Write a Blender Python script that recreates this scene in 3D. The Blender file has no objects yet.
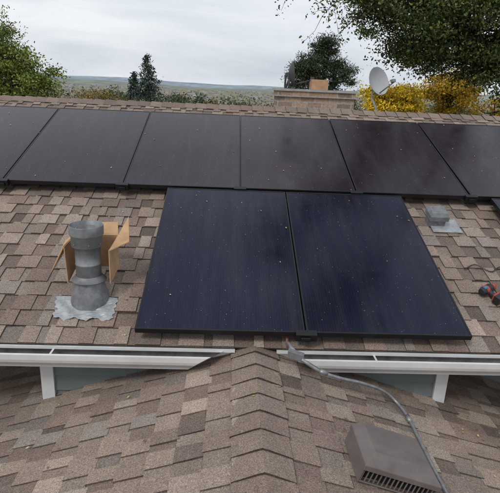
import bpy, math, random
import numpy as np
from mathutils import Vector, Matrix
random.seed(7); rng=np.random.default_rng(7)
sc=bpy.context.scene
CAMZ=7.0
h=Vector((.9987,.030,.0418)).normalized()
u=Vector((-.016,-.5906,.8068)); u=(u-h*u.dot(h)).normalized()
n=h.cross(u)
th=math.atan(1/3.0); S,C=math.sin(th),math.cos(th)
X=Vector((1,0,0)); U=Vector((0,C,S)); N=Vector((0,-S,C))
O=Vector((0,0,CAMZ))
HP=2.21
def P(a,b,c=0.0): return O+X*a+U*b+N*(c-HP)
RC=-0.12
# ---------------- camera
def c2w(v): return X*v.dot(h)+U*v.dot(u)+N*v.dot(n)
r=c2w(Vector((1,0,0))); up=c2w(Vector((0,-1,0))); bk=c2w(Vector((0,0,-1)))
cam=bpy.data.cameras.new("camera"); camo=bpy.data.objects.new("camera",cam); sc.collection.objects.link(camo)
m=Matrix((( r.x,up.x,bk.x,O.x),(r.y,up.y,bk.y,O.y),(r.z,up.z,bk.z,O.z),(0,0,0,1)))
camo.matrix_world=m; cam.sensor_fit='HORIZONTAL'; cam.sensor_width=36; cam.lens=36; cam.clip_end=20000; cam.clip_start=0.05
sc.camera=camo
sc.view_settings.view_transform='Standard'; sc.view_settings.look='None'; sc.view_settings.exposure=0

# ---------------- material helpers
def newmat(name):
    m=bpy.data.materials.new(name); m.use_nodes=True
    nt=m.node_tree; b=nt.nodes['Principled BSDF']; return m,nt,b
def nd(nt,t,**k):
    x=nt.nodes.new(t)
    for a,v in k.items(): setattr(x,a,v)
    return x
def noise(nt,scale,detail=3,rough=.6,vec=None):
    x=nd(nt,'ShaderNodeTexNoise'); x.inputs['Scale'].default_value=scale; x.inputs['Detail'].default_value=detail; x.inputs['Roughness'].default_value=rough
    if vec is not None: nt.links.new(vec,x.inputs['Vector'])
    return x
def ramp(nt,src,stops):
    x=nd(nt,'ShaderNodeValToRGB'); e=x.color_ramp.elements
    e[0].position,e[0].color=stops[0][0],(*stops[0][1],1); e[1].position,e[1].color=stops[-1][0],(*stops[-1][1],1)
    for p,c in stops[1:-1]:
        q=e.new(p); q.color=(*c,1)
    nt.links.new(src,x.inputs['Fac']); return x
def mul(nt,a,b,fac=1.0,mode='MULTIPLY'):
    x=nd(nt,'ShaderNodeMix',data_type='RGBA',blend_type=mode); x.inputs['Factor'].default_value=fac
    nt.links.new(a,x.inputs[6]); nt.links.new(b,x.inputs[7]); return x.outputs[2]
def bump(nt,b,src,strength,dist):
    x=nd(nt,'ShaderNodeBump'); x.inputs['Strength'].default_value=strength; x.inputs['Distance'].default_value=dist
    nt.links.new(src,x.inputs['Height']); nt.links.new(x.outputs['Normal'],b.inputs['Normal'])
def mat_plain(name,col,rough=.6,metal=0,nscale=8,var=.25,bmp=0,spec=.5):
    m,nt,b=newmat(name); tc=nd(nt,'ShaderNodeTexCoord')
    nz=noise(nt,nscale,3,.65,tc.outputs['Object'])
    rp=ramp(nt,nz.outputs['Fac'],[(.3,tuple(c*(1-var) for c in col)),(.7,tuple(min(1,c*(1+var)) for c in col))])
    nt.links.new(rp.outputs['Color'],b.inputs['Base Color']); b.inputs['Roughness'].default_value=rough; b.inputs['Metallic'].default_value=metal
    b.inputs['Specular IOR Level'].default_value=spec
    if bmp: bump(nt,b,nz.outputs['Fac'],bmp,.01)
    return m
def mat_shingle():
    m,nt,b=newmat("asphalt_shingle"); tc=nd(nt,'ShaderNodeTexCoord')
    at=nd(nt,'ShaderNodeAttribute',attribute_name='Col')
    g=noise(nt,330,1,.7,tc.outputs['Object']); g2=noise(nt,100,2,.7,tc.outputs['Object']); l=noise(nt,1.6,3,.65,tc.outputs['Object'])
    r1=ramp(nt,g.outputs['Fac'],[(.28,(.40,.40,.41)),(.5,(1,1,1)),(.70,(1.65,1.6,1.56))])
    r2=ramp(nt,g2.outputs['Fac'],[(.3,(.70,.70,.70)),(.7,(1.3,1.28,1.26))])
    r3=ramp(nt,l.outputs['Fac'],[(.3,(.84,.85,.87)),(.7,(1.13,1.11,1.08))])
    c=mul(nt,at.outputs['Color'],r1.outputs['Color']); c=mul(nt,c,r2.outputs['Color']); c=mul(nt,c,r3.outputs['Color'])
    nt.links.new(c,b.inputs['Base Color']); b.inputs['Roughness'].default_value=.95; b.inputs['Specular IOR Level'].default_value=.1
    return m
def mat_leaf(name):
    m,nt,b=newmat(name); at=nd(nt,'ShaderNodeAttribute',attribute_name='Col')
    nt.links.new(at.outputs['Color'],b.inputs['Base Color']); b.inputs['Roughness'].default_value=.65; b.inputs['Specular IOR Level'].default_value=.2
    return m
def mat_attr(name,rough=.7,metal=0):
    m,nt,b=newmat(name); at=nd(nt,'ShaderNodeAttribute',attribute_name='Col'); tc=nd(nt,'ShaderNodeTexCoord')
    g=noise(nt,60,2,.7,tc.outputs['Object']); r1=ramp(nt,g.outputs['Fac'],[(.3,(.8,.8,.8)),(.7,(1.2,1.2,1.2))])
    c=mul(nt,at.outputs['Color'],r1.outputs['Color']); nt.links.new(c,b.inputs['Base Color'])
    b.inputs['Roughness'].default_value=rough; b.inputs['Metallic'].default_value=metal; return m

# ---------------- mesh builder
class MB:
    def __init__(s): s.v=[];s.f=[];s.c=[];s.m=[]
    def face(s,pts,col=(1,1,1),mat=0):
        i=len(s.v); s.v+= [tuple(p) for p in pts]; s.f.append(tuple(range(i,i+len(pts)))); s.c+=[(*col,1)]*len(pts); s.m.append(mat)
    def box(s,o,a,b,c,col=(1,1,1),mat=0):
        o=Vector(o);a=Vector(a);b=Vector(b);c=Vector(c)
        p=[o,o+a,o+a+b,o+b,o+c,o+a+c,o+a+b+c,o+b+c]
        for q in ((3,2,1,0),(4,5,6,7),(0,1,5,4),(1,2,6,5),(2,3,7,6),(3,0,4,7)): s.face([p[i] for i in q],col,mat)
    def cbox(s,ctr,a,b,c,col=(1,1,1),mat=0):
        a=Vector(a);b=Vector(b);c=Vector(c); s.box(Vector(ctr)-a/2-b/2-c/2,a,b,c,col,mat)
    def tube(s,pts,rad,k=10,col=(1,1,1),mat=0,cap=True):
        pts=[Vector(p) for p in pts]; 
        if not hasattr(rad,'__len__'): rad=[rad]*len(pts)
        i0=len(s.v); t0=(pts[1]-pts[0]).normalized(); ref=Vector((0,0,1)) if abs(t0.z)<.9 else Vector((1,0,0))
        e1=t0.cross(ref).normalized()
        for i,p in enumerate(pts):
            t=(pts[min(i+1,len(pts)-1)]-pts[max(i-1,0)]).normalized()
            e1=(e1-t*e1.dot(t)).normalized(); e2=t.cross(e1)
            for j in range(k):
                an=2*math.pi*j/k; s.v.append(tuple(p+(e1*math.cos(an)+e2*math.sin(an))*rad[i])); s.c.append((*col,1))
        for i in range(len(pts)-1):
            for j in range(k):
                a=i0+i*k+j; b=i0+i*k+(j+1)%k; s.f.append((a,b,b+k,a+k)); s.m.append(mat)
        if cap:
            s.f.append(tuple(i0+j for j in range(k))[::-1]); s.m.append(mat)
            e=i0+(len(pts)-1)*k; s.f.append(tuple(e+j for j in range(k))); s.m.append(mat)
    def lathe(s,o,axis,prof,k=32,col=(1,1,1),mat=0):
        o=Vector(o);ax=Vector(axis).normalized(); ref=Vector((1,0,0)) if abs(ax.x)<.9 else Vector((0,1,0))
        e1=ax.cross(ref).normalized(); e2=ax.cross(e1); i0=len(s.v)
        for (r_,z_) in prof:
            for j in range(k):
                an=2*math.pi*j/k; s.v.append(tuple(o+ax*z_+(e1*math.cos(an)+e2*math.sin(an))*r_)); s.c.append((*col,1))
        for i in range(len(prof)-1):
            for j in range(k):
                a=i0+i*k+j; b=i0+i*k+(j+1)%k; s.f.append((a,b,b+k,a+k)); s.m.append(mat)
    def obj(s,name,mats,parent=None,smooth=False,bevel=0):
        me=bpy.data.meshes.new(name); me.from_pydata(s.v,[],s.f); 
        ca=me.color_attributes.new('Col','FLOAT_COLOR','POINT'); ca.data.foreach_set('color',np.array(s.c,dtype=np.float32).ravel())
        for m_ in mats: me.materials.append(m_)
        me.polygons.foreach_set('material_index',s.m)
        if smooth: me.polygons.foreach_set('use_smooth',[True]*len(s.f))
        me.update()
        ob=bpy.data.objects.new(name,me); sc.collection.objects.link(ob)
        if smooth:
            try:
                bpy.context.view_layer.objects.active=ob; ob.select_set(True); bpy.ops.object.shade_auto_smooth(angle=math.radians(40)); ob.select_set(False)
            except Exception as e: print(e)
        if bevel:
            w=ob.modifiers.new('w','WELD'); w.merge_threshold=1e-5
            bm=ob.modifiers.new('b','BEVEL'); bm.width=bevel; bm.segments=2; bm.limit_method='ANGLE'
        if parent: ob.parent=parent
        return ob
def empty(name):
    e=bpy.data.objects.new(name,None); sc.collection.objects.link(e); return e

# ---------------- materials
M_sh=mat_shingle()
M_white=mat_plain("white_painted_metal",(.60,.60,.59),.45,0,5,.10)
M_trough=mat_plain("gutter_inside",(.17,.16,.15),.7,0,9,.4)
M_siding=mat_plain("grey_siding",(.13,.15,.15),.7,0,6,.1)
M_galv=mat_plain("galvanised_steel",(.19,.20,.205),.55,.35,9,.4,.1)
M_galvd=mat_plain("weathered_flashing",(.20,.21,.22),.6,.3,16,.35,.3)
M_lead=mat_plain("flashing_sheet",(.36,.38,.39),.5,.3,18,.25,.5)
M_black=mat_plain("black_anodised_frame",(.012,.012,.014),.38,.3,20,.1)
M_dark=mat_plain("dark_void",(.01,.01,.01),.9)
M_card=mat_plain("cardboard",(.45,.28,.155),.85,0,12,.18,.1)
M_brownmetal=mat_plain("brown_painted_metal",(.14,.118,.11),.5,0,7,.22,.05)
M_attr=mat_attr("tinted_plastic",.45)
M_emt=mat_plain("grey_conduit",(.25,.26,.27),.45,.5,30,.25)
M_leaf=mat_leaf("leaf"); 
M_bark=mat_plain("bark",(.05,.04,.032),.9,0,14,.35)
M_dish=mat_plain("dish_paint",(.36,.37,.38),.5,0,6,.1)
M_dishd=mat_plain("dark_dish_paint",(.05,.05,.055),.5,0,6,.1)
M_terra=mat_plain("terracotta_flue",(.42,.25,.14),.8,0,9,.2)
def mat_brick():
    m,nt,b=newmat("stone_brick"); tc=nd(nt,'ShaderNodeTexCoord'); br=nd(nt,'ShaderNodeTexBrick')
    mp=nd(nt,'ShaderNodeMapping'); mp.inputs['Rotation'].default_value=(math.radians(90),0,0)
    nt.links.new(tc.outputs['Object'],mp.inputs['Vector']); nt.links.new(mp.outputs[0],br.inputs['Vector'])
    br.inputs['Scale'].default_value=1; br.inputs['Brick Width'].default_value=.21; br.inputs['Row Height'].default_value=.075; br.inputs['Mortar Size'].default_value=.009
    br.inputs['Color1'].default_value=(.40,.28,.19,1); br.inputs['Color2'].default_value=(.2,.14,.11,1); br.inputs['Mortar'].default_value=(.33,.31,.29,1)
    g=noise(nt,30,3,.7,tc.outputs['Object']); r1=ramp(nt,g.outputs['Fac'],[(.3,(.65,.65,.65)),(.7,(1.25,1.25,1.25))])
    c=mul(nt,br.outputs['Color'],r1.outputs['Color']); nt.links.new(c,b.inputs['Base Color']); b.inputs['Roughness'].default_value=.9; return m
M_brick=mat_brick()
def mat_panel(name,c1,c2,tint,buscol,ior=1.5):
    m,nt,b=newmat(name); tc=nd(nt,'ShaderNodeTexCoord'); sp=nd(nt,'ShaderNodeSeparateXYZ'); nt.links.new(tc.outputs['Object'],sp.inputs[0])
    oi=nd(nt,'ShaderNodeObjectInfo')
    va=nd(nt,'ShaderNodeVectorMath',operation='ADD'); nt.links.new(tc.outputs['Object'],va.inputs[0]); nt.links.new(oi.outputs['Location'],va.inputs[1])
    W=va.outputs[0]
    def mth(op,a,bv=None,bs=None):
        x=nd(nt,'ShaderNodeMath',operation=op); nt.links.new(a,x.inputs[0])
        if bs is not None: nt.links.new(bs,x.inputs[1])
        elif bv is not None: x.inputs[1].default_value=bv
        return x.outputs[0]
    def line(o,period,width,off=0):
        q=mth('ADD',o,off+50*period); q=mth('DIVIDE',q,period); q=mth('FRACT',q); q=mth('SUBTRACT',q,.5); q=mth('ABSOLUTE',q)
        return mth('GREATER_THAN',q,.5-width/period/2)
    x,y=sp.outputs[0],sp.outputs[1]
    cx=line(x,1.0/6,.0035,0); cy=line(y,1.67/20,.0025,0); bus=line(x,1.0/60,.0011,.004)
    lines=mth('MAXIMUM',cx,bs=cy)
    w=noise(nt,1.1,3,.6,W)
    base=ramp(nt,w.outputs['Fac'],[(.3,c1),(.7,c2)])
    mx=nd(nt,'ShaderNodeMix',data_type='RGBA'); nt.links.new(bus,mx.inputs['Factor']); nt.links.new(base.outputs['Color'],mx.inputs[6]); mx.inputs[7].default_value=(*buscol,1)
    m2=nd(nt,'ShaderNodeMix',data_type='RGBA'); nt.links.new(lines,m2.inputs['Factor']); nt.links.new(mx.outputs[2],m2.inputs[6]); m2.inputs[7].default_value=(.002,.002,.003,1)
    v=noise(nt,85,1,.5,W); sps=ramp(nt,v.outputs['Fac'],[(.765,(0,0,0)),(.80,(1,1,1))])
    m3=nd(nt,'ShaderNodeMix',data_type='RGBA'); nt.links.new(sps.outputs['Color'],m3.inputs['Factor']); nt.links.new(m2.outputs[2],m3.inputs[6]); m3.inputs[7].default_value=(.25,.24,.22,1)
    sm=nd(nt,'ShaderNodeMapping'); sm.inputs['Scale'].default_value=(9,1.2,1); nt.links.new(W,sm.inputs['Vector'])
    st=noise(nt,1.2,4,.7,sm.outputs[0]); sr=ramp(nt,st.outputs['Fac'],[(.45,(0,0,0)),(.8,(.09,.09,.09))])
    m4=nd(nt,'ShaderNodeMix',data_type='RGBA'); nt.links.new(sr.outputs['Color'],m4.inputs['Factor']); nt.links.new(m3.outputs[2],m4.inputs[6]); m4.inputs[7].default_value=(.16,.15,.145,1)
    nt.links.new(m4.outputs[2],b.inputs['Base Color'])
    d=noise(nt,3.5,3,.7,W); rr=ramp(nt,d.outputs['Fac'],[(.3,(.10,.10,.10)),(.75,(.22,.22,.22))])
    nt.links.new(rr.outputs['Color'],b.inputs['Roughness'])
    b.inputs['IOR'].default_value=ior
    b.inputs['Specular Tint'].default_value=(*tint,1)
    return m
M_pan=mat_panel("solar_cells",(.0018,.0024,.009),(.0035,.005,.018),(.68,.74,1),(.014,.015,.028),1.42)
M_pan_sheen=mat_panel("solar_cells_sheen",(.009,.005,.010),(.014,.008,.013),(1,.86,.94),(.032,.024,.03))  # same cells; purple sheen of grazing reflection put into base and tint

# ---------------- shingles
PAL=[(.285,.235,.198),(.252,.205,.171),(.222,.177,.149),(.192,.151,.129),(.215,.165,.143),(.15,.121,.106),(.218,.192,.172),(.275,.231,.197)]
WT=[.15,.19,.19,.15,.11,.05,.08,.08]
def scol(k=1.0):
    c=PAL[rng.choice(len(PAL),p=WT)]; f=k*rng.uniform(.9,1.1); return tuple(x*f for x in c)
def shingles(name,Pf,a0,a1,b0,b1,parent,expo=.143,k=1.0):
    mb=MB(); b=b0
    while b<b1-1e-4:
        be=min(b+expo+.015,b1); a=a0-rng.uniform(0,.15); hi=bool(rng.integers(2))
        while a<a1:
            w=rng.uniform(.055,.165) if hi else rng.uniform(.045,.14)
            aa=max(a,a0); ae=min(a+w,a1)
            if ae-aa>.004:
                H=.0150 if hi else .0075
                H+=rng.uniform(-.001,.002)
                col=scol(k*(1.05 if hi else .86)); t=.012*(1 if hi else 0)*rng.uniform(0,1)
                j=rng.uniform(-.003,.003)
                bl=b+j+(0 if hi else .002)
                p=[Pf(aa,bl,-.002),Pf(ae,bl,-.002),Pf(ae,bl,H),Pf(aa,bl,H),Pf(ae-t*.5,be,H-.0078),Pf(aa+t*.5,be,H-.0078),Pf(ae,be,-.002),Pf(aa,be,-.002)]
                mb.face([p[3],p[2],p[4],p[5]],col)
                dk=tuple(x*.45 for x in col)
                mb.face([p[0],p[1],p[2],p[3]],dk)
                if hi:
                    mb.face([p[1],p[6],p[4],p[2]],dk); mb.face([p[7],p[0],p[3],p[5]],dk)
            a+=w; hi=not hi
        b+=expo
    mb.face([Pf(a0,b0+.002,0),Pf(a1,b0+.002,0),Pf(a1,b1,0),Pf(a0,b1,0)],(.08,.065,.055))
    return mb.obj(name,[M_sh],parent)

house=empty("house")
EB=2.12; RB=6.20
A0,A1=-7.0,8.0
roofP=lambda a,b,c: P(a,b,c+RC)
shingles("main_roof_shingles",roofP,A0,A1,EB,RB,house)
Ev=P(0,EB,RC); Rv=P(0,RB,RC)
YE,ZE=Ev.y,Ev.z; YR,ZR=Rv.y,Rv.z
backP=lambda a,b,c: Vector((a,YR,ZR))+Vector((0,C,-S))*(4.1-b)+Vector((0,S,C))*c
shingles("back_roof_shingles",backP,A0,A1,0,4.1,house)
XR=.175; RW=3.4; YF=-3.0; YB=YE+1.0
ZRL=ZE-.004
def lowL(a,b,c):
    d=RW/C-b; return Vector((XR,YB-a,ZRL))+Vector((-C,0,-S))*d+Vector((-S,0,C))*c
def lowR(a,b,c):
    d=RW/C-b; return Vector((XR,YF+a,ZRL))+Vector((C,0,-S))*d+Vector((S,0,C))*c
L=YB-YF
shingles("lower_roof_left_shingles",lowL,0,L,RW/C-24.95*.143,RW/C-.005,house)
shingles("lower_roof_right_shingles",lowR,0,L,RW/C-24.95*.143,RW/C-.005,house)
def caps(name,sides,lo,hi,apex,w,expo=.142,par=None):
    mb=MB(); t=lo
    s1,s2=sides; n1=Vector((0,0,1))
    while t<hi:
        c1=np.array(scol(1.0)); col=tuple((c1*.4+np.array((.205,.163,.138))*.6))
        A=apex(t+rng.uniform(-.004,.004)); B=apex(t+expo+.03)
        lat=(s1-s2).normalized()*rng.uniform(-.006,.006); A=A+lat
        ha,hb=.027+rng.uniform(-.002,.003),.014
        ww=w+rng.uniform(-.006,.006)
        cA,cB=A+n1*(ha+.0),B+n1*hb
        q1=A+s1*ww+n1*ha*.75; q2=B+s1*ww+n1*hb*.8; q3=A+s2*ww+n1*ha*.75; q4=B+s2*ww+n1*hb*.8
        f1=A+s1*.03+n1*(ha+.001); f2=B+s1*.03+n1*(hb+.001); f3=A+s2*.03+n1*(ha+.001); f4=B+s2*.03+n1*(hb+.001)
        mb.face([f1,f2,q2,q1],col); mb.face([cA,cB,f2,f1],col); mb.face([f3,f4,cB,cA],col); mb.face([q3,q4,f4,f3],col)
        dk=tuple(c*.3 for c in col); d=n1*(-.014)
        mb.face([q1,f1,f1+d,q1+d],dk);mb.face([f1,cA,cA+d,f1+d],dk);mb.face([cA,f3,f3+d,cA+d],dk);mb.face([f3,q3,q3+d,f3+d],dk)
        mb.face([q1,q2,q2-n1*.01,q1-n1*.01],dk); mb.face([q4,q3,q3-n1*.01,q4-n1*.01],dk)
        t+=expo
    return mb.obj(name,[M_sh],par)
caps("lower_ridge_caps",(Vector((-C,0,-S)),Vector((C,0,-S))),YF,YE-.02,lambda t:Vector((XR,t,ZRL)),.15,par=house)
caps("main_ridge_caps",(Vector((0,-C,-S)),Vector((0,C,-S))),A0,A1,lambda t:Vector((t,YR,ZR)),.15,par=house)
# gutters
mb=MB()
def gutter(x0,x1,sl0,sl1):
    prof=[(0,-.012),(0,-.115),(-.078,-.115),(-.084,-.10),(-.10,-.082),(-.116,-.065),(-.122,-.045),(-.122,-.012),(-.106,-.010),(-.104,-.02)]
    def e0(y,z): return x0+sl0*(-y*1.0-(z+.012)*1.6)
    def e1(y,z): return x1-sl1*(-y*1.0-(z+.012)*1.6)
    pt=lambda x,y,z:(x,YE+.012+y,ZE+z)
    for i in range(len(prof)-1):
        (y0,z0),(y1,z1)=prof[i],prof[i+1]
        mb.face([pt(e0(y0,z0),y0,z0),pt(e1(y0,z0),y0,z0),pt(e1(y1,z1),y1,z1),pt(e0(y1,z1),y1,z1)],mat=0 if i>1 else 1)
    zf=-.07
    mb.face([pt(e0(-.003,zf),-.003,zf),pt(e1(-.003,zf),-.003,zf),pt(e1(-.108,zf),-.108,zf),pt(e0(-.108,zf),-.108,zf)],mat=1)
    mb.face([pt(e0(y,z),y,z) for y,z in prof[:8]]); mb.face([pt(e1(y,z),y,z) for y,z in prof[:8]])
    xx=x0+.55
    while xx<x1-.2: 
        mb.box((xx,YE-.09,ZE-.022),(.012,0,0),(0,.095,0),(0,0,.002),mat=0); xx+=.9
gutter(A0,XR-.16,0,1); gutter(XR+.19,A1,1,0)
for x0,x1 in ((A0,XR-.12),(XR+.14,A1)):
    mb.box((x0,YE-.016,ZE-.022),(x1-x0,0,0),(0,.012,0),(0,0,.018))
    mb.box((x0,YE+.014,ZE-.16),(x1-x0,0,0),(0,.02,0),(0,0,.15))
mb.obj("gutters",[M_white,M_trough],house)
mb=MB()
mb.box((A0,YE+.036,ZE-.15),(A1-A0,0,0),(0,.75,0),(0,0,.015),mat=1)
WX0,WX1,WY=-1.10,1.39,YE+.10
mb.box((WX0,WY,ZE-1.5),(WX1-WX0,0,0),(0,.6,0),(0,0,1.345),mat=0)
for k in range(9):
    z=ZE-.27-.11*k
    mb.face([(WX0+.005,WY-.012,z),(WX1-.005,WY-.012,z),(WX1-.005,WY-.001,z+.108),(WX0+.005,WY-.001,z+.108)],mat=0)
    mb.face([(WX0+.005,WY-.001,z),(WX1-.005,WY-.001,z),(WX1-.005,WY-.012,z),(WX0+.005,WY-.012,z)],mat=0)
for x in (WX0-.075,WX1-.005): mb.box((x,WY-.025,ZE-1.5),(.08,0,0),(0,.1,0),(0,0,1.348),mat=1)
mb.box((A0+.4,YE+.75,0),(A1-A0-.8,0,0),(0,7,0),(0,0,ZE-.14),mat=0)
mb.box((XR-RW+.3,YF+.3,0),(2*RW-.6,0,0),(0,YE+.6-YF,0),(0,0,ZE-1.25),mat=0)
mb.obj("walls",[M_siding,M_white],house)

# ---------------- solar panels
PW,PL=1.036,1.715
def panel(a,b,mat):
    mb=MB(); t=.036; f=.011
    W2,L2=PW,PL
    def bx(x0,y0,x1,y1,z0,z1,m_): mb.box((x0,y0,z0),(x1-x0,0,0),(0,y1-y0,0),(0,0,z1-z0),mat=m_)
    bx(0,0,W2,f,-t,0,0); bx(0,L2-f,W2,L2,-t,0,0); bx(0,f,f,L2-f,-t,0,0); bx(W2-f,f,W2,L2-f,-t,0,0)
    mb.face([(f,f,-.002),(W2-f,f,-.002),(W2-f,L2-f,-.002),(f,L2-f,-.002)],mat=1)
    mb.face([(f,f,-.008),(f,L2-f,-.008),(W2-f,L2-f,-.008),(W2-f,f,-.008)],mat=0)
    for y in (.35,1.35): bx(-.004,y,W2+.004,y+.04,-.085,-t-.001,0)
    for y in (.35,1.35):
        for x in (.2,.8): bx(x,y-.03,x+.05,y+.07,-.118,-.0855,0)
    bx(.35,1.0,.6,1.2,-.08,-t-.002,0)
    ob=mb.obj("solar_panel",[M_black,mat]); ob.location=P(a,b,0); ob.rotation_euler=(th+rng.uniform(-.0015,.0015),rng.uniform(-.0015,.0015),0); return ob
seams=[-4.09,-3.045,-2.0,-.957,.082,1.13,2.183,3.23,4.275]
for s_ in seams: panel(s_+.005,3.905,M_pan_sheen)
panel(-.555,2.152,M_pan); panel(.49,2.152,M_pan)
panel(2.36,2.165,M_pan); panel(3.405,2.165,M_pan)
for s_ in seams[1:8]:
    mb=MB(); mb.box((-.055,-.03,-.05),(.11,0,0),(0,.045,0),(0,0,.058)); mb.box((-.03,-.045,-.04),(.06,0,0),(0,.014,0),(0,0,.03))
    o=mb.obj("panel_clamp",[M_black],bevel=.003); o.location=P(s_,3.905,0); o.rotation_euler=(th,0,0)
mb=MB(); mb.box((-.06,-.03,-.05),(.13,0,0),(0,.045,0),(0,0,.055)); mb.box((-.03,-.045,-.04),(.06,0,0),(0,.014,0),(0,0,.03))
o=mb.obj("panel_clamp",[M_black],bevel=.003); o.location=P(.483,2.152,0); o.rotation_euler=(th,0,0)

# ---------------- flue
FA,FBb=-.922,2.525
fb=P(FA,FBb,RC); s=.84
mb=MB(); Zv=Vector((0,0,1))
def sc_(pr): return [(a*s,b*s*1.03) for a,b in pr]
mb.lathe(fb,Zv,sc_([(.155,-.06),(.15,.02),(.118,.14),(.112,.17)]),40,mat=1)
mb.lathe(fb,Zv,sc_([(.098,.20),(.133,.172),(.135,.178),(.101,.208),(.098,.215)]),40,mat=0)
mb.lathe(fb,Zv,sc_([(.096,.14),(.096,.30),(.0985,.302),(.0985,.312),(.096,.314),(.096,.44),(.115,.447),(.119,.452),(.119,.53),(.127,.535),(.129,.54),(.129,.605),(.126,.61),(.122,.608),(.118,.55),(.082,.54),(.08,.585),(.074,.585),(.072,.3)]),40,mat=0)
mb.lathe(fb,Zv,sc_([(.0,.50),(.077,.50)]),24,mat=2)
for an in (-2.2,-1.2,-.4):
    d=Vector((math.cos(an),math.sin(an),0)); mb.tube([fb+d*.115*s+Zv*.49*s,fb+d*.125*s+Zv*.49*s],.004,6)
flue=mb.obj("flue_pipe",[M_galv,M_galvd,M_dark],smooth=True)
mb=MB(); K=22
g=[[None]*(K+1) for _ in range(K+1)]
for i in range(K+1):
    for j in range(K+1):
        a=FA-.205+.39*i/K; b=FBb-.20+.21*j/K
        if j==0: b+= .012*math.sin(i*.9)+.008*math.sin(i*2.3)
        if i in(0,K): a+=.006*math.sin(j*1.1)
        a+=(.035*(1-j/K)-.02)*(1 if i==0 else 0)
        g[i][j]=roofP(a,b,.017+.003*math.sin(i*.9+j*.5)+random.uniform(0,.003))
for i in range(K):
    for j in range(K): mb.face([g[i][j],g[i+1][j],g[i+1][j+1],g[i][j+1]])
o=mb.obj("base_flashing",[M_lead]); o.parent=flue
mb=MB()
cx,cy,cz=fb.x+.01,fb.y,fb.z
def sheet(p,q,r_,s_,t=.006):
    p,q,r_,s_=map(Vector,(p,q,r_,s_)); nn=(q-p).cross(s_-p).normalized()*t
    mb.face([p,q,r_,s_]); mb.face([p+nn,s_+nn,r_+nn,q+nn])
    for a,b in ((p,q),(q,r_),(r_,s_),(s_,p)): mb.face([a,a+nn,b+nn,b])
L0=(cx-.145,cy-.03,cz+.13);L1=(cx-.145,cy+.17,cz+.18);R1=(cx+.15,cy+.18,cz+.18);R0=(cx+.135,cy-.02,cz+.13)
def upv(p,hh,dx=0,dy=0): return (p[0]+dx,p[1]+dy,p[2]+hh)
sheet(L0,L1,upv(L1,.22),upv(L0,.25,-.01)); sheet(L1,R1,upv(R1,.22),upv(L1,.22)); sheet(R1,R0,upv(R0,.23),upv(R1,.22))
a_=upv(R0,.232);b_=upv(R1,.225); sheet(a_,b_,(b_[0]+.07,b_[1]+.03,b_[2]+.13),(a_[0]+.12,a_[1]+.05,a_[2]+.05))
a_=upv(L1,.225);b_=upv(L0,.255,-.01); sheet(a_,b_,(b_[0]-.085,b_[1]-.02,b_[2]-.17),(a_[0]-.06,a_[1],a_[2]-.04))
a_=upv(R1,.225);b_=upv(L1,.225); sheet(a_,b_,(b_[0]+.02,b_[1]+.10,b_[2]+.06),(a_[0]-.02,a_[1]+.10,a_[2]+.07))
mb.obj("cardboard_box",[M_card])

# ---------------- small roof vent
mb=MB()
def lp(o,a,b,c): return roofP(o[0]+a,o[1]+b,c)
o_=(1.77,3.60)
mb.box(lp(o_,-.05,-.15,.016),X*.25,U*.20,N*.006,mat=1)
mb.box(lp(o_,-.06,-.06,.01),X*.13,U*.12,N*.11,mat=0)
t0=[lp(o_,-.075,-.08,.12),lp(o_,.085,-.08,.12),lp(o_,.085,.07,.12),lp(o_,-.075,.07,.12)]
t1=[lp(o_,-.06,-.06,.15),lp(o_,.07,-.06,.15),lp(o_,.07,.06,.15),lp(o_,-.06,.06,.15)]
mb.face(t1)
for i in range(4): mb.face([t0[i],t0[(i+1)%4],t1[(i+1)%4],t1[i]])
for i in range(4): mb.face([t0[i]-N*.04,t0[(i+1)%4]-N*.04,t0[(i+1)%4],t0[i]])
mb.obj("roof_exhaust_vent",[M_galvd,M_lead])

# ---------------- foreground hooded vent (right slope)
mb=MB()
SR=Vector((C,0,-S)); NR=Vector((S,0,C))
def lr(x,y,c):
    return Vector((x,y,ZRL-(x-XR)/3))+NR*(c+.012)
hx0,hx1,hy0,hy1=.60,.965,1.80,2.09
b0=[lr(hx0+.03,hy0+.05,0),lr(hx1-.03,hy0+.05,0),lr(hx1-.03,hy1-.03,0),lr(hx0+.03,hy1-.03,0)]
b1=[p+NR*.09 for p in b0]
for i in range(4): mb.face([b0[i],b0[(i+1)%4],b1[(i+1)%4],b1[i]],mat=1)
def rect(i0,j0,i1,j1,c): return [lr(hx0+i0,hy0+j0,c),lr(hx1-i1,hy0+j0,c),lr(hx1-i1,hy1-j1,c),lr(hx0+i0,hy1-j1,c)]
k0=rect(0,0,0,0,.075);k1=rect(0,0,0,0,.10);k2=rect(.045,.06,.045,.02,.14)
for i in range(4):
    mb.face([k0[i],k0[(i+1)%4],k1[(i+1)%4],k1[i]]); mb.face([k1[i],k1[(i+1)%4],k2[(i+1)%4],k2[i]])
mb.face(k2)
mb.box(lr(hx0+.01,hy0+.01,.0),SR*(hx1-hx0-.02)/C,Vector((0,.01,0)),NR*.008)
for i in range(17):
    mb.box(lr(hx0+.012+i*.0205,hy0+.012,.008),SR*.007,Vector((0,.006,0)),NR*.068)
for x in (hx0+.004,hx1-.010): mb.box(lr(x,hy0+.008,0),SR*.007,Vector((0,hy1-hy0-.016,0)),NR*.076)
mb.obj("roof_box_vent",[M_brownmetal,M_dark],bevel=.003)

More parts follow.
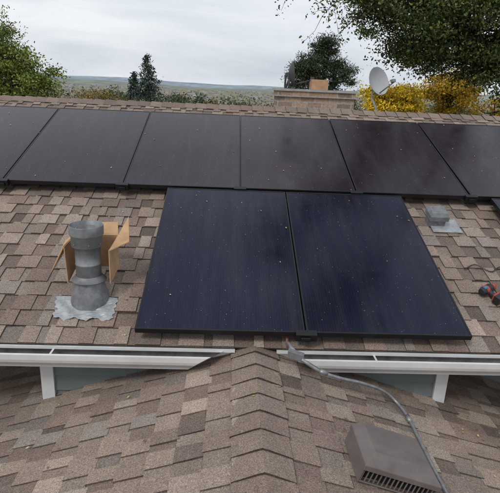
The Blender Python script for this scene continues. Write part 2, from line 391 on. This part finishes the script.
# ---------------- conduit
def smooth_path(pts,nseg=8):
    pts=[Vector(p) for p in pts]; out=[]
    for i in range(len(pts)-1):
        p0=pts[max(i-1,0)];p1=pts[i];p2=pts[i+1];p3=pts[min(i+2,len(pts)-1)]
        for k in range(nseg):
            t=k/nseg; out.append(.5*((2*p1)+(-p0+p2)*t+(2*p0-5*p1+4*p2-p3)*t*t+(-p0+3*p1-3*p2+p3)*t**3))
    out.append(pts[-1]); return out
mb=MB()
cp=[(.435,2.52,CAMZ-1.475),(.538,2.49,CAMZ-1.53),(.66,2.50,CAMZ-1.58),(.796,2.54,CAMZ-1.634),(.95,2.60,CAMZ-1.72),(1.04,2.60,CAMZ-1.79),(1.082,2.48,CAMZ-1.815),(1.085,2.30,CAMZ-1.822),(1.08,1.95,CAMZ-1.822),(1.08,1.2,CAMZ-1.822),(1.08,-1,CAMZ-1.822)]
mb.tube(smooth_path(cp),.010,12)
for i,(p,q) in enumerate(((Vector(cp[1]),Vector(cp[2])),(Vector(cp[6]),Vector(cp[7])))):
    d=(q-p).normalized(); mb.tube([p,p+d*.05],.0145,12)
mb.cbox((.405,2.55,CAMZ-1.465),(.09,-.02,-.02),(.01,.04,0),(0,0,.04))
mb.tube([(.40,2.57,CAMZ-1.46),(.37,2.66,CAMZ-1.45)],.013,10)
mb.obj("conduit",[M_emt],smooth=True)
mb=MB()
mb.tube(smooth_path([P(.40,2.3,RC+.04),P(.38,2.2,RC+.05),P(.375,2.1,RC+.045),(.37,2.66,CAMZ-1.45)],6),.009,8,col=(.22,.11,.09))
mb.obj("cable",[M_attr])

# ---------------- cordless drill
mb=MB(); do=P(1.875,2.70,RC+.045)
d1=(X*.8+U*.5).normalized(); d2=(X*.55-U*.83).normalized()
mb.lathe(do,d1,[(0,-.085),(.026,-.08),(.033,-.055),(.033,.02),(.026,.035),(.0,.035)],16,col=(.015,.015,.02))
mb.lathe(do,d1,[(.0334,-.05),(.0342,-.045),(.0342,-.025),(.0334,-.02)],16,col=(.38,.04,.025))
mb.lathe(do,d1,[(.0,.034),(.024,.036),(.024,.05),(.014,.075),(.0,.076)],16,col=(.42,.05,.025))
mb.tube([do-d1*.02,do-d1*.03+d2*.05,do-d1*.035+d2*.09],[.021,.017,.021],10,col=(.02,.02,.025))
mb.cbox(do-d1*.03+d2*.11,d1*.085,d2*.045,N*.06,col=(.015,.015,.015))
mb.cbox(do-d1*.03+d2*.082,d1*.06,d2*.016,N*.05,col=(.40,.06,.03))
mb.cbox(do-d1*.045+N*.030,d1*.035,d2*.025,N*.01,col=(.03,.14,.27))
mb.obj("cordless_drill",[M_attr],bevel=.003)
mb=MB()
mb.tube(smooth_path([P(1.80,2.95,RC+.02),P(1.9,3.0,RC+.03),P(2.0,2.93,RC+.02),P(2.1,2.98,RC+.03),P(2.3,2.9,RC+.02)],6),.004,6,col=(.02,.02,.02))
mb.obj("power_cord",[M_attr])

# ---------------- chimney
cy0=YR+.75
ch=empty("chimney")
mb=MB(); cxa,cxb=.62,1.72
mb.box((cxa,cy0,ZR-1.2),(cxb-cxa,0,0),(0,.6,0),(0,0,1.2+.14),mat=0)
mb.box((cxa-.03,cy0-.03,ZR+.142),(cxb-cxa+.06,0,0),(0,.66,0),(0,0,.035),mat=0)
mb.box((cxa-.01,cy0-.01,ZR+.178),(cxb-cxa+.02,0,0),(0,.62,0),(0,0,.04),mat=0)
mb.box((cxa-.03,cy0-.03,ZR+.219),(cxb-cxa+.06,0,0),(0,.66,0),(0,0,.03),mat=1)
mb.obj("stack",[M_brick,mat_plain("mortar_crown",(.34,.33,.31),.9,0,9,.2)],ch)
mb=MB(); fx=cxa+.5
for q in ((0,0,.24,.03),(0,.21,.24,.03),(0,.03,.03,.18),(.21,.03,.03,.18)):
    mb.box((fx+q[0],cy0+.18+q[1],ZR+.25),(q[2],0,0),(0,q[3],0),(0,0,.14))
mb.obj("flue_tile",[M_terra],ch)

# ---------------- satellite dishes
def dish(loc,yaw,tilt,rw,rh,foot,mats,br=.08,name="satellite_dish"):
    mb=MB(); 
    rot=Matrix.Rotation(yaw,3,'Z')@Matrix.Rotation(tilt,3,'X')
    K=28;R=6; loc=Vector(loc)
    def pt(i,j,off=0):
        r_=i/R; an=2*math.pi*j/K
        return loc+rot@Vector((rw*r_*math.cos(an),-.07*(r_*r_)+off,rh*r_*math.sin(an)))
    for off in (0,.008):
        for i in range(R):
            for j in range(K):
                mb.face([pt(i,j,off),pt(i+1,j,off),pt(i+1,j+1,off),pt(i,j+1,off)])
    for j in range(K): mb.face([pt(R,j),pt(R,j+1),pt(R,j+1,.008),pt(R,j,.008)])
    a=loc+rot@Vector((0,.02,-rh*.9)); e=loc+rot@Vector((0,-.36,-rh*.55))
    mb.tube([a,e],.010,8,mat=1)
    mb.cbox(e+rot@Vector((0,.02,.02)),rot@Vector((.06,0,0)),rot@Vector((0,.05,0)),rot@Vector((0,0,.04)),mat=1)
    mb.cbox(loc+rot@Vector((0,.03,0)),rot@Vector((br,0,0)),rot@Vector((0,.03,0)),rot@Vector((0,0,br)),mat=1)
    b=loc+rot@Vector((0,.045,0))
    mb.tube(smooth_path([b+Vector((0,0,.02)),b-Vector((0,0,.2)),Vector(foot)+Vector((0,0,.12)),Vector(foot)],5),.015,8,mat=1)
    mb.cbox(foot,(.12,0,0),(0,.16,0),(0,0,.012),mat=1)
    return mb.obj(name,mats,smooth=True)
dish((2.12,YR+1.2,CAMZ+.14),math.radians(28),math.radians(-20),.19,.21,(1.95,YR+.4,ZR-.10),[M_dish,M_galvd])
dish((.80,YR+1.1,CAMZ+.20),math.radians(88),math.radians(-6),.16,.18,(.80,cy0+.3,ZR+.255),[M_dishd,M_dishd],.05)

# ---------------- trees
def leaves_mesh(V,Cc,ctr,size,cols,asp=.55,nrm=None):
    n_=len(ctr)
    if nrm is None:
        d=rng.normal(size=(n_,3)); d/=np.linalg.norm(d,axis=1)[:,None]
        e=rng.normal(size=(n_,3)); e-= (e*d).sum(1)[:,None]*d; e/=np.linalg.norm(e,axis=1)[:,None]
    else:
        d=rng.normal(size=(n_,3)); d-=(d*nrm).sum(1)[:,None]*nrm; d/=np.linalg.norm(d,axis=1)[:,None]; d+=nrm*.12
        e=np.cross(nrm,d)
    sz=size*rng.uniform(.6,1.35,size=(n_,1)); 
    p0=ctr-d*sz; p1=ctr+e*sz*asp; p2=ctr+d*sz; p3=ctr-e*sz*asp
    V.append(np.stack([p0,p1,p2,p3],1).reshape(-1,3)); Cc.append(np.repeat(cols,4,axis=0))
def finish_leaves(name,V,Cc,mat,parent=None):
    v=np.concatenate(V); c=np.concatenate(Cc); nq=len(v)//4
    me=bpy.data.meshes.new(name); me.vertices.add(len(v)); me.vertices.foreach_set('co',v.astype(np.float32).ravel())
    me.loops.add(len(v)); me.loops.foreach_set('vertex_index',np.arange(len(v),dtype=np.int32))
    me.polygons.add(nq); me.polygons.foreach_set('loop_start',np.arange(0,len(v),4,dtype=np.int32)); me.polygons.foreach_set('loop_total',np.full(nq,4,dtype=np.int32))
    ca=me.color_attributes.new('Col','FLOAT_COLOR','POINT'); cc=np.concatenate([c,np.ones((len(c),1))],1).astype(np.float32); ca.data.foreach_set('color',cc.ravel())
    me.materials.append(mat); me.update(); me.validate()
    ob=bpy.data.objects.new(name,me); sc.collection.objects.link(ob)
    if parent: ob.parent=parent
    return ob
def pick(pal,n_,var=.2):
    pal=np.array(pal); i=rng.integers(len(pal),size=n_); return pal[i]*rng.uniform(1-var,1+var,size=(n_,1))
def tree(name,base,blobs,pal,leaf=.05,clump_r=.32,per=110,trunk_r=.22,asp=.55,twigs=()):
    e=empty(name); base=Vector(base); V=[];Cc=[]; mb=MB()
    cen=np.mean([b[0] for b in blobs[:4]],axis=0); top=Vector(cen)
    trunk_top=Vector((base.x*.6+top.x*.4,base.y*.5+top.y*.5,min(b[0][2] for b in blobs)-.2))
    mb.tube(smooth_path([base,(base+trunk_top)/2+Vector((.12,0,0)),trunk_top],5),list(np.linspace(trunk_r,trunk_r*.6,11)),9)
    for bl in blobs:
        c,rad,nc=bl[:3]; lf=bl[3] if len(bl)>3 else leaf
        c=np.array(c);rad=np.array(rad)
        joint=Vector(c)*.75+trunk_top*.25
        mb.tube(smooth_path([trunk_top,(trunk_top+joint)/2+Vector(rng.normal(size=3)*.25),joint],4),list(np.linspace(trunk_r*.5,trunk_r*.2,9)),7)
        for _ in range(int(nc)):
            d=rng.normal(size=3); d/=np.linalg.norm(d); q=c+d*rad*rng.uniform(.25,1.08)**.7
            m_=int(per*rng.uniform(.5,1.3)*(leaf/lf)**2); cr=clump_r*rng.uniform(.6,1.3)*(1 if lf==leaf else 1.6)
            pts=q+rng.normal(size=(m_,3))*np.array([cr,cr,cr*.6])*.6
            shade=rng.uniform(.6,1.3); cols=pick(pal,m_)*shade
            leaves_mesh(V,Cc,pts,lf,cols,asp)
            if rng.random()<.6:
                mid=(joint+Vector(q))/2+Vector(rng.normal(size=3)*.15)
                mb.tube([joint,mid,Vector(q)],[trunk_r*.13,trunk_r*.08,.008],5,cap=False)
    for tw in twigs:
        path=smooth_path(tw,5); mb.tube(path,list(np.linspace(.022,.004,len(path))),5,cap=False)
        for p in path[4:]:
            if rng.random()<.9:
                q=p+Vector(rng.normal(size=3)*.25); mb.tube([p,(p+q)/2+Vector(rng.normal(size=3)*.03),q],[.006,.004,.003],4,cap=False)
                pts=np.array(q)+rng.normal(size=(12,3))*.09; leaves_mesh(V,Cc,pts,leaf,pick(pal,12),asp)
    mb.obj("trunk_and_limbs",[M_bark],e,smooth=True); finish_leaves("foliage",V,Cc,M_leaf,e); return e
Z=CAMZ
GR=[(.05,.09,.025),(.075,.12,.03),(.035,.065,.02),(.10,.13,.035),(.13,.15,.04)]
DG=[(.035,.06,.018),(.055,.08,.024),(.07,.10,.03),(.04,.065,.025),(.10,.12,.035),(.16,.15,.035)]
YG=[(.13,.18,.035),(.18,.22,.045),(.09,.14,.03),(.24,.25,.06)]
YE_=[(.80,.56,.03),(.72,.48,.03),(.85,.62,.05),(.52,.42,.04)]
OR_=[(.62,.38,.04),(.50,.27,.04),(.68,.46,.04),(.34,.27,.04),(.4,.33,.05)]
tree("deciduous_tree",(-7,14.5,0),[((-6.75,14.3,Z+.55),(1.35,1.4,1.3),110),((-8.6,14.5,Z+.9),(1.6,1.5,1.6),55),((-5.55,14,Z-.2),(.9,1.0,.75),70),((-7.3,14,Z-1.0),(2.2,1.6,1.0),60)],YG,leaf=.033,per=240,clump_r=.3)
tw=[[(3.6,12,Z+2.1),(3.0,12,Z+2.05),(2.3,12,Z+1.95),(1.6,12,Z+2.15),(1.0,12,Z+2.1)],[(3.4,12,Z+1.6),(2.9,12,Z+1.75),(2.3,12,Z+1.9),(1.9,12,Z+1.55)],[(3.2,12,Z+2.6),(2.6,12,Z+2.3),(2.0,12,Z+2.4),(1.4,12,Z+1.9)],[(3.6,12,Z+1.9),(3.0,12,Z+1.75),(2.6,12,Z+1.5),(2.3,12,Z+1.2)]]
tree("deciduous_tree",(8.2,13.2,0),[((4.9,12,Z+1.6),(1.6,1.5,1.15),100),((6.7,12.2,Z+1.7),(1.7,1.6,1.4),90),((3.55,12,Z+1.9),(.95,1.2,.85),46),((6.2,12,Z+.75),(1.3,1.2,.6),60),((4.3,12.3,Z+.95),(.75,1.0,.5),26),((2.7,12,Z+1.9),(.5,.6,.35),9),
   ((5.0,12.5,Z+4.0),(2.8,2.2,1.7),60,.11),((3.3,12.8,Z+6.5),(2.6,2.2,2.0),45,.11),((6.5,12.8,Z+7.2),(3,2.4,2.4),50,.11),((3.4,12.4,Z+9.8),(2.4,2.0,1.8),50,.11),((1.7,11.8,Z+10.6),(1.2,1.2,1.2),18,.11),((8.6,12.5,Z+3.5),(2,2,2),40,.11),  # high lobes out of frame, added for their dark reflection in the panels
   ((4.2,9.6,Z+11.5),(2.1,1.7,2.0),55,.11)],DG,leaf=.036,per=210,trunk_r=.3,twigs=tw)  # unseen overhanging lobe, added to darken the right-hand panels
tree("autumn_tree",(5.6,17.5,0),[((4.85,17,Z-.22),(.6,.7,.5),40),((5.65,17,Z-.25),(.7,.8,.55),44)],YE_,leaf=.04,per=150,clump_r=.25)
tree("autumn_tree",(7.3,18,0),[((7.4,17.5,Z+.12),(1.0,1.0,.75),75),((9.6,18,Z-.5),(1.2,1,.8),24)],OR_+YE_[:2],leaf=.04,per=150,clump_r=.25)
tree("deciduous_tree",(9.9,15,0),[((9.0,15,Z-.1),(1.3,1,.8),46)],GR,leaf=.045,per=130)
def conifer(name,x,y,top,width,height,pal,dens=1.0,leaf=.1,nbs=1.0):
    e=empty(name); V=[];Cc=[]; mb=MB(); mb.tube([(x,y,0),(x,y,top)],[.18,.01],8)
    nt_=int(26*dens)
    for t in range(nt_):
        f=(t+.5)/nt_; z=top-height*f; R=width*.5*f**.75
        nb=int((5+14*f)*nbs)
        for k in range(nb):
            an=rng.uniform(0,6.283); rr=R*rng.uniform(.65,1.15); 
            tt=rng.uniform(0.05,1,size=(int(16+26*f),1)); droop=-.35*rr*tt**1.5
            pts=np.concatenate([x+np.cos(an)*rr*tt,y+np.sin(an)*rr*tt,z+droop+.12*rr],1)+rng.normal(size=(len(tt),3))*.07*max(.6,width/3)
            leaves_mesh(V,Cc,pts,leaf,pick(pal,len(tt))*rng.uniform(.65,1.25),.35)
    mb.obj("trunk",[M_bark],e); finish_leaves("needles",V,Cc,M_leaf,e); return e
BS=[(.045,.065,.055),(.06,.08,.065),(.035,.05,.04),(.08,.10,.08)]
PG=[(.035,.055,.028),(.05,.07,.033),(.06,.08,.037)]
conifer("spruce_tree",-6.5,40,Z+1.9,4.8,6,BS,1,.11)
conifer("spruce_tree",-7.9,42,Z+.7,4.2,6,BS,1,.11)
tree("pine_tree",(3.6,22,0),[((3.75,22,Z+1.55),(.6,.6,.6),34),((3.5,22,Z+.85),(1.0,.8,.6),55),((4.4,22,Z+.6),(.65,.7,.55),28),((2.8,22,Z+.6),(.6,.6,.7),34),((3.5,22,Z-.2),(1.6,1,.7),60)],PG,leaf=.05,clump_r=.26,per=150,asp=.3)
# terrain profile
def gz(y):
    if y<70: return 0.0
    if y<300: t=(y-70)/230; return -30*(t*t*(3-2*t))
    return -30.0
V=[];Cc=[]
DP=[(.08,.105,.045),(.055,.08,.035),(.11,.115,.05),(.15,.115,.05),(.18,.14,.05),(.06,.085,.045)]
HAZE=np.array((.27,.30,.31))  # air haze painted into far trees and houses, stronger with distance
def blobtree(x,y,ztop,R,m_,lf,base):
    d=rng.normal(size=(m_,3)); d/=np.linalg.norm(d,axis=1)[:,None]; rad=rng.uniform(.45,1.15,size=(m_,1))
    pts=np.array([x,y,ztop-R])+d*rad*np.array([R,R,R]); haze=min(.75,(y/4500)**.85)
    base=base*(1-haze)+HAZE*haze
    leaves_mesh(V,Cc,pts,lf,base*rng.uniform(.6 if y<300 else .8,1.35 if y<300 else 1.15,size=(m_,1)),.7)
def garden(x,y,zt):
    b0_=np.array(DP[rng.integers(len(DP))]) if rng.random()>.18 else np.array(((.42,.28,.04),(.38,.17,.04))[rng.integers(2)])
    for k in range(6):
        q=rng.uniform(-1,1,size=2); blobtree(x+q[0]*1.5,y+q[1],zt-abs(q[0])*.5-rng.uniform(0,.5),rng.uniform(.5,1.1),260,.055 if y<45 else .085,b0_*rng.uniform(.75,1.25))
for i in range(44):
    y=rng.uniform(26,75); garden(rng.uniform(-.5,.62)*y,y,Z-rng.uniform(.35,1.5)*y/38)
for px,dz,y in ((86,.15,34),(100,.45,38),(113,.3,45),(170,.55,40),(186,.4,48),(205,.8,38),(222,.6,45),(243,.7,36),(258,.9,34),(235,1.0,30),(72,.2,40)):
    garden((px-229)/500*y,y,Z-dz*y/45)
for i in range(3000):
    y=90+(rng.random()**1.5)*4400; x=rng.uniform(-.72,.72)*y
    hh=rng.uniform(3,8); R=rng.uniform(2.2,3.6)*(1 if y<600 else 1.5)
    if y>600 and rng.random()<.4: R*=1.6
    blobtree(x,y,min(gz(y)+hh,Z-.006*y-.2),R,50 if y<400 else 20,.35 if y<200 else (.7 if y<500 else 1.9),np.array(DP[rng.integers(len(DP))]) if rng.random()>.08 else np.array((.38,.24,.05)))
finish_leaves("distant_trees",V,Cc,M_leaf)
# ---------------- distant houses (town)
mb=MB()
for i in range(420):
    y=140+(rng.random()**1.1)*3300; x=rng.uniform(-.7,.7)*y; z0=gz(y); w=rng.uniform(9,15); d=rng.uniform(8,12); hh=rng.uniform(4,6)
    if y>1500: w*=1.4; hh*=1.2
    haze=min(.7,(y/4500)**.85); mixc=lambda c: tuple(np.array(c)*(1-haze)+HAZE*haze)  # haze mixed into wall, roof and window colours
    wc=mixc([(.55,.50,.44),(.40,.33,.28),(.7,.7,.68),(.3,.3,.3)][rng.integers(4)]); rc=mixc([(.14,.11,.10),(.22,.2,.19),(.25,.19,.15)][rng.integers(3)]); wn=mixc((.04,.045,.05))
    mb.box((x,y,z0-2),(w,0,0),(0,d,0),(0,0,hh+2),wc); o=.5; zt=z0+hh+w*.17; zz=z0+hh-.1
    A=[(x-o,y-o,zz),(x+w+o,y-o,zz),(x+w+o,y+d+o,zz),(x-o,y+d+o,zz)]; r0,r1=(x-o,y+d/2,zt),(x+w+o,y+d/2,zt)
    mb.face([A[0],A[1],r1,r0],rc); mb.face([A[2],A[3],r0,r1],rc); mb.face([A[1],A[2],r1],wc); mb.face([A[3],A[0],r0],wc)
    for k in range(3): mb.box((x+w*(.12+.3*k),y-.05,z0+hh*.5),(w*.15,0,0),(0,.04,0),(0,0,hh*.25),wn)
mb.obj("distant_houses",[mat_attr("hazy_house_paint",.9)])
def mat_ground():
    m,nt,b=newmat("dry_grass"); tc=nd(nt,'ShaderNodeTexCoord'); a=noise(nt,.006,5,.7,tc.outputs['Object'])
    rp=ramp(nt,a.outputs['Fac'],[(.35,(.09,.115,.06)),(.5,(.21,.18,.115)),(.65,(.13,.14,.085))]); nt.links.new(rp.outputs['Color'],b.inputs['Base Color']); b.inputs['Roughness'].default_value=.95; return m
mb=MB(); ys=[-2000,0]+list(range(70,301,10))+[1000,2500,5000,12000]
for i in range(len(ys)-1):
    y0,y1=ys[i],ys[i+1]; mb.face([(-9000,y0,gz(y0)),(9000,y0,gz(y0)),(9000,y1,gz(y1)),(-9000,y1,gz(y1))])
mb.obj("ground",[mat_ground()])
def hills(y0,base,amp,col,seed):
    mb=MB(); K=120; prev=None; random.seed(seed); ph=[random.uniform(0,6) for _ in range(4)]
    for i in range(K+1):
        x=-1.1*y0+2.2*y0*i/K; t=i/K*30
        hh=base+amp*(math.sin(t*.7+ph[0])*.5+math.sin(t*1.7+ph[1])*.28+math.sin(t*4.1+ph[2])*.12+math.sin(t*9+ph[3])*.05)
        if x<-.16*y0: hh+=min(14,(-.16*y0-x)*.03)
        cur=((x,y0-500,-31),(x,y0-200,-30+(hh+30)*.6),(x,y0,hh),(x,y0+900,-31))
        if prev:
            for q in range(3): mb.face([prev[q],cur[q],cur[q+1],prev[q+1]])
        prev=cur
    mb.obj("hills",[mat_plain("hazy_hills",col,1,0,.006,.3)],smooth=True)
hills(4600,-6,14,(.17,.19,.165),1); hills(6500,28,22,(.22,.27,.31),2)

# ---------------- fallen leaves & debris
V=[];Cc=[]
LP=[(.50,.34,.07),(.38,.22,.05),(.28,.15,.05),(.55,.46,.17),(.2,.11,.05)]
def addl(pl,nv,size):
    pl=np.array([tuple(p) for p in pl]); nv=np.array([tuple(nv)]*len(pl)) if not isinstance(nv,list) else np.array([tuple(q) for q in nv])
    leaves_mesh(V,Cc,pl,size,pick(LP,len(pl)),.6,nrm=nv)
pr=[];pp=[]
for i in range(230):
    a=rng.uniform(-3.2,3.3); b=rng.uniform(2.15,6.1)
    onp=(b>3.9 and b<5.62) or (b>2.15 and b<3.87 and ((-.555<a<1.54) or a>2.36))
    if onp:
        if rng.random()<.6: pp.append(P(a,b,.004))
    elif rng.random()<.5: pr.append(P(a,b,RC+.019))
addl(pr,N,.010); addl(pp,N,.008)
pl=[];nl=[]
for i in range(40):
    x=rng.uniform(-1.8,2.2); y=rng.uniform(1.0,2.7); sd=1 if x>XR else -1
    pl.append((x,y,ZRL-abs(x-XR)/3+.022)); nl.append(Vector((sd*S,0,C)))
for i in range(12):
    x=rng.uniform(1.40,1.62); y=rng.uniform(2.5,2.75); pl.append((x,y,ZRL-abs(x-XR)/3+.022)); nl.append(Vector((S,0,C)))
addl(pl,nl,.010)
pl=[]
for i in range(60):
    x=rng.uniform(-3,3.3)
    if abs(x-XR)>.4: pl.append((x,YE-rng.uniform(.01,.09),ZE-.066))
addl(pl,Vector((0,0,1)),.013)
finish_leaves("fallen_leaves",V,Cc,M_leaf)

# ---------------- world + sun
w=bpy.data.worlds.new("World"); sc.world=w; w.use_nodes=True; nt=w.node_tree; bg=nt.nodes['Background']
sun_el,sun_az=math.radians(48),math.radians(215)
sky=nd(nt,'ShaderNodeTexSky'); sky.sky_type='NISHITA'; sky.sun_disc=False; sky.sun_elevation=sun_el; sky.sun_rotation=sun_az; sky.dust_density=3
tc=nd(nt,'ShaderNodeTexCoord'); mp=nd(nt,'ShaderNodeMapping'); mp.inputs['Scale'].default_value=(1,1,4.2); nt.links.new(tc.outputs['Generated'],mp.inputs['Vector'])
nz=noise(nt,2.1,5,.55,mp.outputs[0]); nz.inputs['Distortion'].default_value=.3
cl=ramp(nt,nz.outputs['Fac'],[(.32,(6.3,6.9,7.7)),(.5,(8.2,8.6,9.2)),(.68,(10.2,10.3,10.5))])
mx=nd(nt,'ShaderNodeMix',data_type='RGBA'); mx.inputs['Factor'].default_value=.88
nt.links.new(sky.outputs[0],mx.inputs[6]); nt.links.new(cl.outputs['Color'],mx.inputs[7]); nt.links.new(mx.outputs[2],bg.inputs['Color']); bg.inputs['Strength'].default_value=.1
w.cycles.sampling_method='MANUAL'; w.cycles.sample_map_resolution=256
sl=bpy.data.lights.new("sun",'SUN'); sl.energy=1.4; sl.angle=math.radians(14); sl.color=(1,.97,.93)
so=bpy.data.objects.new("sun",sl); sc.collection.objects.link(so)
dv=Vector((math.sin(sun_az)*math.cos(sun_el),math.cos(sun_az)*math.cos(sun_el),math.sin(sun_el)))
so.rotation_euler=dv.to_track_quat('Z','Y').to_euler()
